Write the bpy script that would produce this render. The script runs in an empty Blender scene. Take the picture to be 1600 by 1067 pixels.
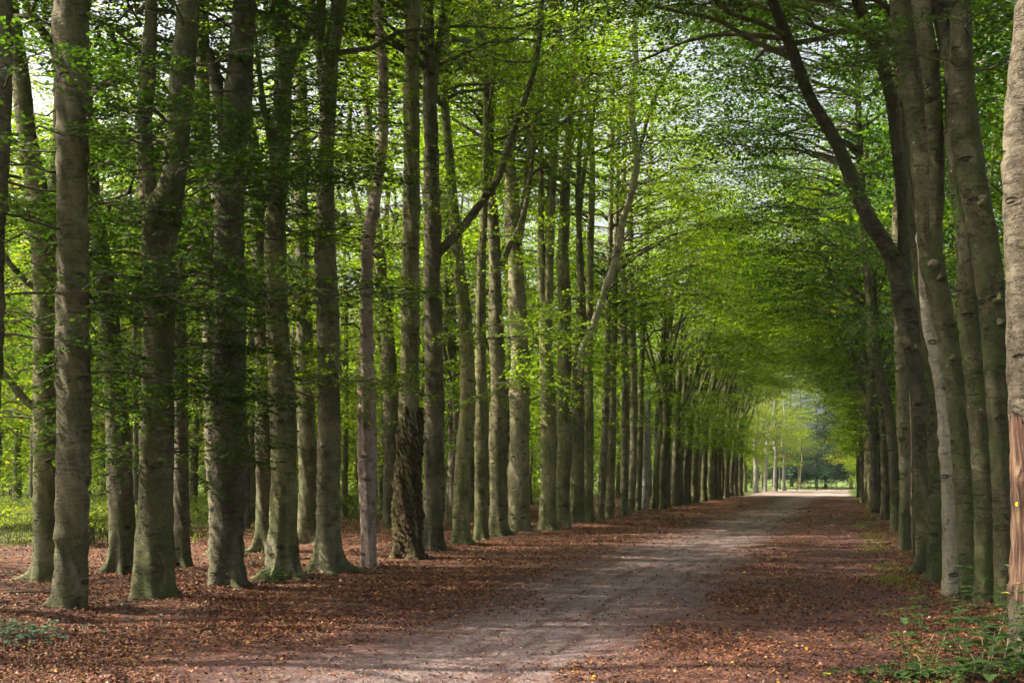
import bpy, math, random
import numpy as np
C = bpy.context.scene.collection
F, H, HOR, VPX = 1900.0, 1.65, 745.0, 1318.0
TH = math.atan((VPX-800)/F)
DX, DY = math.sin(TH), math.cos(TH)           # direction of the road
def at(px, py, D): return np.array([(px-800)/F*D, D, H+(HOR-py)/F*D])
def depth(py): return F*H/(py-HOR)
def uv(u, s): return (s*DX+u*DY, s*DY-u*DX)    # u metres right of the road axis through the camera, s metres along
def u_of(x, y): return x*DY-y*DX

# ------------------------------------------------------------------ mesh helpers
class MB:
    def __init__(s): s.v=[]; s.q=[]; s.m=[]; s.sm=[]; s.n=0
    def add(s, v, q, mi=0, smooth=True):
        if len(v)==0: return
        s.v.append(np.asarray(v,float).reshape(-1,3)); s.q.append(np.asarray(q,int).reshape(-1,4)+s.n)
        s.n += len(s.v[-1]); k=len(s.q[-1]); s.m.append(np.full(k,mi)); s.sm.append(np.full(k,smooth))
    def mesh(s, name, mats):
        v=np.concatenate(s.v); q=np.concatenate(s.q); me=bpy.data.meshes.new(name)
        me.vertices.add(len(v)); me.vertices.foreach_set('co', v.astype(np.float32).ravel())
        me.loops.add(q.size); me.loops.foreach_set('vertex_index', q.astype(np.int32).ravel())
        me.polygons.add(len(q)); me.polygons.foreach_set('loop_start', np.arange(0,q.size,4,dtype=np.int32))
        me.polygons.foreach_set('material_index', np.concatenate(s.m).astype(np.int32))
        me.polygons.foreach_set('use_smooth', np.concatenate(s.sm))
        me.update(calc_edges=True)
        for m in mats: me.materials.append(m)
        return me
    def build(s, name, mats, parent=None, loc=None):
        o=bpy.data.objects.new(name, s.mesh(name, mats)); C.objects.link(o)
        if parent: o.parent=parent
        if loc is not None: o.location=loc
        return o
def tag(o, label=None, cat=None, group=None, kind=None):
    for k,v in (('label',label),('category',cat),('group',group),('kind',kind)):
        if v: o[k]=v
    return o
def empty(name, loc): 
    o=bpy.data.objects.new(name,None); C.objects.link(o); o.location=loc; o.empty_display_size=.3; return o

def catmull(P, step):
    P=np.asarray(P,float); Q=np.vstack([2*P[0]-P[1],P,2*P[-1]-P[-2]]); out=[]
    for i in range(1,len(Q)-2):
        L=np.linalg.norm(Q[i+1][:3]-Q[i][:3]); n=max(1,int(L/step)); t=np.linspace(0,1,n,endpoint=False)[:,None]
        a,b,c,d=Q[i-1],Q[i],Q[i+1],Q[i+2]
        out.append(.5*((2*b)+(-a+c)*t+(2*a-5*b+4*c-d)*t*t+(-a+3*b-3*c+d)*t**3))
    out.append(P[-1:]); return np.vstack(out)
def tube(P, R, seg, disp=None):
    """P (n,3), R (n,) -> verts, quads; disp(theta(seg), s(n)) multiplies the radius"""
    P=np.asarray(P,float); n=len(P); T=np.gradient(P,axis=0); T/=np.linalg.norm(T,axis=1)[:,None]+1e-9
    m=T.mean(0); ref=np.eye(3)[np.argmin(np.abs(m))]
    A=np.cross(T,ref); A/=np.linalg.norm(A,axis=1)[:,None]; B=np.cross(T,A)
    th=np.linspace(0,2*math.pi,seg,endpoint=False)
    s=np.concatenate([[0],np.cumsum(np.linalg.norm(np.diff(P,axis=0),axis=1))])
    rr=np.asarray(R)[:,None]*np.ones((1,seg))
    if disp is not None: rr=disp(rr,th[None,:],s[:,None],P)
    V=P[:,None,:]+rr[...,None]*(A[:,None,:]*np.cos(th)[None,:,None]+B[:,None,:]*np.sin(th)[None,:,None])
    i=np.arange(n-1)[:,None]*seg; j=np.arange(seg)[None,:]; k=(j+1)%seg
    Q=np.stack([i+j,i+k,i+seg+k,i+seg+j],-1).reshape(-1,4)[:,::-1]
    return V.reshape(-1,3),Q

# ------------------------------------------------------------------ materials
def nodes(name):
    m=bpy.data.materials.new(name); m.use_nodes=True; nt=m.node_tree; nt.nodes.clear(); return m,nt
class N:
    """small node-graph helper"""
    def __init__(s,nt): s.nt=nt
    def n(s,t,**kw):
        x=s.nt.nodes.new(t)
        for k,v in kw.items(): setattr(x,k,v)
        return x
    def l(s,a,b): s.nt.links.new(a,b)
    def inp(s,sock,v):
        if hasattr(v,'is_output') or isinstance(v,bpy.types.NodeSocket): s.l(v,sock)
        else: sock.default_value=v
    def noise(s,vec,scale,detail=4,rough=.55,dist=0):
        x=s.n('ShaderNodeTexNoise'); s.inp(x.inputs['Vector'],vec); x.inputs['Scale'].default_value=scale
        x.inputs['Detail'].default_value=detail; x.inputs['Roughness'].default_value=rough; x.inputs['Distortion'].default_value=dist
        return x.outputs['Fac']
    def vor(s,vec,scale,feature='F1',rand=1.0):
        x=s.n('ShaderNodeTexVoronoi',feature=feature); s.inp(x.inputs['Vector'],vec); x.inputs['Scale'].default_value=scale
        x.inputs['Randomness'].default_value=rand; return x
    def map(s,vec,scale=(1,1,1),loc=(0,0,0)):
        x=s.n('ShaderNodeMapping'); s.inp(x.inputs['Vector'],vec); x.inputs['Scale'].default_value=scale; s.inp(x.inputs['Location'],loc); return x.outputs[0]
    def mr(s,v,a,b,c=0,d=1,smooth=False):
        x=s.n('ShaderNodeMapRange'); 
        if smooth: x.interpolation_type='SMOOTHSTEP'
        s.inp(x.inputs['Value'],v)
        for k,w in zip(('From Min','From Max','To Min','To Max'),(a,b,c,d)): x.inputs[k].default_value=w
        return x.outputs[0]
    def mul(s,a,b,op='MULTIPLY'):
        x=s.n('ShaderNodeMath',operation=op); s.inp(x.inputs[0],a); s.inp(x.inputs[1],b); return x.outputs[0]
    def mix(s,f,a,b,bt='MIX'):
        x=s.n('ShaderNodeMix',data_type='RGBA',blend_type=bt); s.inp(x.inputs[0],f)
        s.inp(x.inputs[6],a if not isinstance(a,tuple) else (*a,1)); s.inp(x.inputs[7],b if not isinstance(b,tuple) else (*b,1)); return x.outputs[2]
    def ramp(s,f,stops,interp='LINEAR'):
        x=s.n('ShaderNodeValToRGB'); s.inp(x.inputs[0],f); e=x.color_ramp.elements; x.color_ramp.interpolation=interp
        while len(e)<len(stops): e.new(.5)
        for k,(p,c) in zip(e,stops): k.position=p; k.color=(*c,1)
        return x.outputs[0]
    def bump(s,h,strength,dist,prev=None):
        x=s.n('ShaderNodeBump'); s.inp(x.inputs['Height'],h); x.inputs['Strength'].default_value=strength; x.inputs['Distance'].default_value=dist
        if prev is not None: s.l(prev,x.inputs['Normal'])
        return x.outputs[0]
    def out(s,col,rough,normal=None,spec=.3):
        b=s.n('ShaderNodeBsdfPrincipled'); s.inp(b.inputs['Base Color'],col if not isinstance(col,tuple) else (*col,1)); s.inp(b.inputs['Roughness'],rough)
        b.inputs['Specular IOR Level'].default_value=spec
        if normal is not None: s.l(normal,b.inputs['Normal'])
        o=s.n('ShaderNodeOutputMaterial'); s.l(b.outputs[0],o.inputs[0]); return b

def bark(name, c1, c2, moss=.5, wrinkle=1.0, green=(.060,.078,.016), pale=(.27,.24,.18), palef=.35, bare=None):
    m,nt=nodes(name); g=N(nt)
    tc=g.n('ShaderNodeTexCoord'); oi=g.n('ShaderNodeObjectInfo')
    off=g.n('ShaderNodeCombineXYZ'); 
    for i in range(3): g.l(g.mul(oi.outputs['Random'],(37.,61.,91.)[i]),off.inputs[i])
    co=g.map(tc.outputs['Object'],loc=off.outputs[0])
    raw=tc.outputs['Object']
    big=g.noise(co,1.3,3); med=g.noise(co,6,5,.6); fine=g.noise(co,45,4,.7)
    hor=g.noise(g.map(co,(5,5,42)),1,4,.6,.6)
    hor2=g.noise(g.map(co,(2.6,2.6,8)),1.3,5,.62,1.6)
    streak=g.noise(g.map(co,(9,9,1.1)),1,3)
    col=g.mix(g.mr(big,.35,.65),c1,c2)
    col=g.mix(g.mul(g.mr(med,.5,.72),palef),col,pale)
    sp=N(nt).n('ShaderNodeSeparateXYZ'); g.l(raw,sp.inputs[0])
    low=g.mr(sp.outputs[2],0,1.6,1,0)
    mo=g.mr(g.mul(g.mul(streak,big,'ADD'),g.mul(low,.22),'ADD'),.98,1.22)
    col=g.mix(g.mul(mo,moss),col,green)
    hs=g.n('ShaderNodeHueSaturation'); g.l(col,hs.inputs['Color']); hs.inputs['Hue'].default_value=.5
    rf=g.n('ShaderNodeMath',operation='FRACT'); g.l(g.mul(oi.outputs['Random'],7.77),rf.inputs[0]); g.l(g.mr(rf.outputs[0],0,1,.497,.545 if moss>.2 else .50),hs.inputs['Hue'])
    g.l(g.mr(rf.outputs[0],0,1,.75,1.15),hs.inputs['Saturation']); col=hs.outputs[0]
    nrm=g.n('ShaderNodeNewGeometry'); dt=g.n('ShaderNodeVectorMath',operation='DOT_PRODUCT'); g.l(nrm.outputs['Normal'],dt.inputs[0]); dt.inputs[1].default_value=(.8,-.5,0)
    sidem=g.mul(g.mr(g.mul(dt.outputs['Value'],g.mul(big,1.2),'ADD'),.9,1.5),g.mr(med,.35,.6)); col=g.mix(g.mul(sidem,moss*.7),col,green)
    vz=g.vor(g.map(co,(1,1,.0)),1); 
    # eye-shaped branch scars and black wrinkles
    v=g.vor(g.map(co,(2.4,2.4,5.2)),1); d=v.outputs['Distance']
    ring=g.mul(g.mr(g.mul(d,g.mul(g.noise(co,14,2),.12),'ADD'),.10,.16),g.mr(d,.13,.21,1,0))
    cellr=g.mr(v.outputs['Color'],.0,1.); 
    sel=g.mul(g.mr(v.outputs['Color'],.36,.40),1.)
    scar=g.mul(ring,sel)
    crease=g.mul(g.mul(g.mr(hor2,.555,.585),g.mr(hor2,.59,.63,1,0)),g.mr(g.noise(co,1.9,3),.36,.56))
    dark=g.mul(g.mul(scar,.75),g.mul(crease,.42*wrinkle),'MAXIMUM')
    blot=g.mr(g.noise(g.map(co,(1.4,1.4,.8)),3.,6,.7,.4),.50,.62)
    col=g.mix(g.mul(blot,.62),col,(.030,.028,.014))
    lightp=g.mr(g.noise(g.map(co,(1.,1.,.6)),2.2,6,.72),.54,.66); col=g.mix(g.mul(lightp,.55*palef/.35),col,pale)
    col=g.mix(dark,col,(.02,.017,.012))
    col=g.mix(g.mul(g.mr(hor,.32,.5,1,0),.5*wrinkle),col,(.04,.035,.022))
    col=g.mix(g.mul(g.mr(fine,.45,.7),.3),col,pale)
    # a few pale lichen dots
    lv=g.vor(co,7.); col=g.mix(g.mul(g.mr(lv.outputs['Distance'],.06,.09,1,0),g.mr(lv.outputs['Color'],.72,.76)),col,(.42,.42,.36))
    tint=g.mr(oi.outputs['Random'],0,1,.72,1.28)
    tm=g.n('ShaderNodeVectorMath',operation='SCALE'); g.l(col,tm.inputs[0]); g.l(tint,tm.inputs[3]); col=tm.outputs[0]
    hgt=g.mul(g.mul(hor,.38),g.mul(med,.8),'ADD'); hgt=g.mul(hgt,g.mul(fine,.35),'ADD'); hgt=g.mul(hgt,g.mul(dark,1.1),'SUBTRACT')
    if bare is not None:
        z0,z1=bare
        nz=g.mul(g.noise(g.map(co,(9,9,3.)),1,6,.7),1.1)
        zz=g.mul(sp.outputs[2],nz,'ADD')
        mk=g.mul(g.mr(zz,z0+.53,z0+.58),g.mr(zz,z1+.53,z1+.56,1,0))
        wood=g.ramp(g.noise(g.map(co,(26,26,1.6)),1,5,.6,.5),[(.3,(.045,.027,.022)),(.48,(.085,.045,.034)),(.62,(.19,.125,.08)),(.78,(.065,.037,.030))])
        lip=g.mul(g.mr(zz,z1+.53,z1+.545),g.mr(zz,z1+.57,z1+.60,1,0)); col=g.mix(mk,col,wood); col=g.mix(lip,col,(.018,.012,.01)); hgt=g.mul(hgt,g.mul(mk,2.2),'SUBTRACT'); hgt=g.mix(mk,hgt,g.noise(g.map(co,(26,26,1.6)),1,5,.6,.5))
    g.out(col,.85,g.bump(hgt,1.,.045),.2)
    return m
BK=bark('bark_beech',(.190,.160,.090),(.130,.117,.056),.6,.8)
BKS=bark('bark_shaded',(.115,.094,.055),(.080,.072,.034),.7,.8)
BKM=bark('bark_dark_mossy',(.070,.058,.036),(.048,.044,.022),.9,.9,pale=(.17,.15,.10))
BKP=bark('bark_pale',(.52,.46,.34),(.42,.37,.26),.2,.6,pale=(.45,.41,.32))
BKD=bark('bark_dead_pink',(.52,.36,.26),(.36,.25,.18),.05,.8,palef=.6,pale=(.36,.31,.28))
BKR=bark('bark_reddish',(.115,.085,.064),(.085,.062,.045),.3,1.2,bare=(.55,2.15))
BKT=bark('bark_twig',(.10,.085,.06),(.07,.065,.04),.3,.3)
BKW=bark('bark_white',(.40,.38,.36),(.30,.28,.27),.1,1.0,pale=(.55,.53,.5))

def rough_bark():
    m,nt=nodes('bark_burr'); g=N(nt); tc=g.n('ShaderNodeTexCoord'); co=tc.outputs['Object']
    a=g.noise(co,9,6,.7); b=g.noise(co,34,4,.7); v=g.vor(g.map(co,(1,1,.6)),17)
    col=g.ramp(a,[(.3,(.014,.011,.006)),(.5,(.058,.045,.024)),(.72,(.12,.095,.052))])
    col=g.mix(g.mr(g.noise(co,2.5,3),.5,.7,0,.5),col,(.06,.07,.025))
    h=g.mul(g.mul(a,1.2),g.mul(v.outputs['Distance'],.8),'ADD'); h=g.mul(h,g.mul(b,.4),'ADD')
    g.out(col,.95,g.bump(h,1,.05),.1); return m
BURR=rough_bark()

def leaf(name, dif, tr, fac=.5, yellow=(.16,.15,.02), ycut=.93, var=.45, gloss=.022):
    m,nt=nodes(name); g=N(nt); ge=g.n('ShaderNodeNewGeometry'); r=ge.outputs['Random Per Island']
    oi=g.n('ShaderNodeObjectInfo')
    r2=g.mul(g.mul(r,17.31),1.,'FRACT') if False else r
    f=g.n('ShaderNodeMath',operation='FRACT'); g.l(g.mul(r,13.7),f.inputs[0]); f=f.outputs[0]
    def tone(c,y):
        k=g.n('ShaderNodeVectorMath',operation='SCALE'); k.inputs[0].default_value=c
        g.l(g.mul(g.mr(f,0,1,1-var,1+var),g.mr(oi.outputs['Random'],0,1,.85,1.15)),k.inputs[3])
        return g.mix(g.mr(r,ycut,ycut+.01),k.outputs[0],y)
    d=g.n('ShaderNodeBsdfDiffuse'); g.l(tone(dif,yellow),d.inputs[0])
    t=g.n('ShaderNodeBsdfTranslucent'); g.l(tone(tr,tuple(1.6*x for x in yellow)),t.inputs[0])
    mx=g.n('ShaderNodeMixShader'); mx.inputs[0].default_value=fac; g.l(d.outputs[0],mx.inputs[1]); g.l(t.outputs[0],mx.inputs[2])
    gl=g.n('ShaderNodeBsdfGlossy'); gl.inputs['Roughness'].default_value=.45; gl.inputs[0].default_value=(.9,.95,1,1)
    m2=g.n('ShaderNodeMixShader'); m2.inputs[0].default_value=gloss; g.l(mx.outputs[0],m2.inputs[1]); g.l(gl.outputs[0],m2.inputs[2])
    o=g.n('ShaderNodeOutputMaterial'); g.l(m2.outputs[0],o.inputs[0]); return m
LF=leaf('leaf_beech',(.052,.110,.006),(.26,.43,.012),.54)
LFD=leaf('leaf_beech_shaded',(.026,.066,.009),(.085,.19,.009),.45,ycut=.995)  # darker copy of the beech leaf, canopy shade put into its colour
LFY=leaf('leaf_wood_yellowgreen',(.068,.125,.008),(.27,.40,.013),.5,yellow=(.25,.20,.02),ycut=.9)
LFB=leaf('leaf_far_bluegreen',(.03,.075,.045),(.05,.12,.06),.4,ycut=.995)
LFA=leaf('leaf_autumn_mix',(.10,.14,.01),(.34,.40,.02),.5,yellow=(.28,.20,.01),ycut=.8)
LFN=leaf('leaf_nettle',(.042,.085,.024),(.09,.18,.03),.35,yellow=(.35,.33,.04),ycut=.96,gloss=.04)
LFG=leaf('leaf_bluish',(.07,.14,.09),(.10,.19,.09),.3,ycut=.999)
GRM=leaf('grass_blade',(.085,.14,.010),(.22,.32,.015),.4,yellow=(.28,.24,.08),ycut=.85)
FERN=leaf('bracken_leaf',(.09,.15,.008),(.28,.40,.014),.45,yellow=(.25,.2,.04),ycut=.92)

# fallen leaves
def litter_mat():
    m,nt=nodes('fallen_leaf'); g=N(nt); ge=g.n('ShaderNodeNewGeometry'); r=ge.outputs['Random Per Island']
    col=g.ramp(r,[(0,(.075,.028,.017)),(.25,(.125,.042,.022)),(.5,(.18,.062,.027)),(.80,(.25,.095,.034)),(.93,(.31,.16,.07)),(.965,(.38,.25,.15)),(.975,(.40,.24,.02)),(.99,(.13,.16,.03))],'CONSTANT')
    g.out(col,.6,None,.35); return m
LIT=litter_mat()

def ground_mat(name):
    m,nt=nodes(name); g=N(nt); ge=g.n('ShaderNodeNewGeometry'); P=ge.outputs['Position']
    sp=g.n('ShaderNodeSeparateXYZ'); g.l(P,sp.inputs[0]); x,y=sp.outputs[0],sp.outputs[1]
    u=g.mul(g.mul(x,DY),g.mul(y,-DX),'ADD'); s=g.mul(g.mul(x,DX),g.mul(y,DY),'ADD')
    rv=g.n('ShaderNodeCombineXYZ'); g.l(u,rv.inputs[0]); g.l(g.mul(s,.13),rv.inputs[1]); rv=rv.outputs[0]   # stretched along the road
    wob=g.mul(g.mul(g.noise(rv,.9,4,.6),.5,'SUBTRACT'),1.5); uw=g.mul(u,wob,'ADD')
    n1=g.noise(P,.8,5,.6); n2=g.noise(P,5,5,.65); n3=g.noise(P,60,3,.7)
    # litter
    v=g.vor(P,17); vc=g.mr(v.outputs['Color'],0,1)
    lit=g.ramp(vc,[(0,(.040,.015,.011)),(.35,(.090,.031,.018)),(.55,(.14,.046,.023)),(.7,(.20,.075,.032)),(.85,(.23,.12,.06)),(.95,(.08,.033,.018))])
    lit=g.mix(g.mr(n2,.42,.62),lit,(.034,.018,.014))
    lit=g.mix(g.mul(g.mr(n1,.50,.66),.55),lit,(.045,.030,.027))
    # packed red soil with leaf crumbs
    soil=g.mix(n3,(.042,.018,.016),(.100,.046,.040))
    vs=g.vor(P,26); crumb=g.mul(g.mr(vs.outputs['Distance'],.2,.3,1,0),g.mr(vs.outputs['Color'],.5,.55))
    soil=g.mix(g.mul(crumb,.8),soil,(.22,.10,.05))
    # gravel
    v2=g.vor(P,70); gr=g.mix(g.mr(v2.outputs['Color'],0,1),(.125,.090,.092),(.36,.285,.29))
    gr=g.mix(g.mr(n2,.40,.66),gr,(.14,.10,.092)); gr=g.mix(g.mul(g.mr(v2.outputs['Distance'],.4,.6),.5),gr,(.12,.08,.075))
    # masks along the road
    road=g.mul(g.mr(uw,-6.2,-4.9,0,1,True),g.mr(uw,.3,1.1,1,0,True))
    track=g.mul(g.mr(uw,-5.2,-3.5,0,1,True),g.mr(uw,-3.0,-1.3,1,0,True))
    brk=g.mr(g.noise(rv,3.5,6,.7),.36,.52)
    track=g.mul(track,brk)
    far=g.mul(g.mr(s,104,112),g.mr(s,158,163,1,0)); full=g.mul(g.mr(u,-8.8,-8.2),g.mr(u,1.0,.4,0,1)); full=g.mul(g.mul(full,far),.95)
    midl=g.mul(g.mr(uw,-2.2,-1.5,0,1,True),g.mr(uw,-1.0,-.5,1,0,True))
    leafy=g.mul(g.mr(n2,.40,.55),g.mul(midl,.9))
    soil=g.mix(leafy,soil,lit)
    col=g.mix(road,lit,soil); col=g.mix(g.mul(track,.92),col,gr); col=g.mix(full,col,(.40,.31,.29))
    # woodland floor turning green far to the left, and under the far trees
    gn=g.mix(g.noise(P,1.6,5,.6),(.035,.06,.014),(.14,.20,.035)); 
    grn=g.mr(g.mul(u,g.mul(n1,6.),'ADD'),-18.0,-16.0,1,0,True)
    sideg=g.mul(g.mr(g.mul(u,g.mul(n1,2.),'ADD'),2.2,4.5,0,1,True),.8)
    verge=g.mul(g.mul(g.mr(u,.1,.55,0,1,True),g.mr(u,1.0,1.5,1,0,True)),g.mul(g.mr(g.noise(rv,2.1,4),.53,.62),.8))
    edge=g.mul(g.mul(g.mr(s,104,110),g.mul(g.mr(u,-8.6,-8.9,0,1),g.mr(u,.5,.9,0,1),'ADD')),1)
    gm=g.mul(g.mul(grn,sideg,'MAXIMUM'),g.mul(verge,edge,'MAXIMUM'),'MAXIMUM')
    gm=g.mul(gm,g.mr(s,160,166),'MAXIMUM'); gm=g.mul(gm,1,'MINIMUM'); col=g.mix(gm,col,gn)
    hh=g.mul(g.mul(v.outputs['Distance'],1.2),g.mul(n3,.5),'ADD'); hh=g.mul(hh,g.mul(n2,1.),'ADD')
    g.out(col,.85,g.bump(hh,.8,.02),.25); return m
GM=ground_mat('woodland_ground'); 

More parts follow.
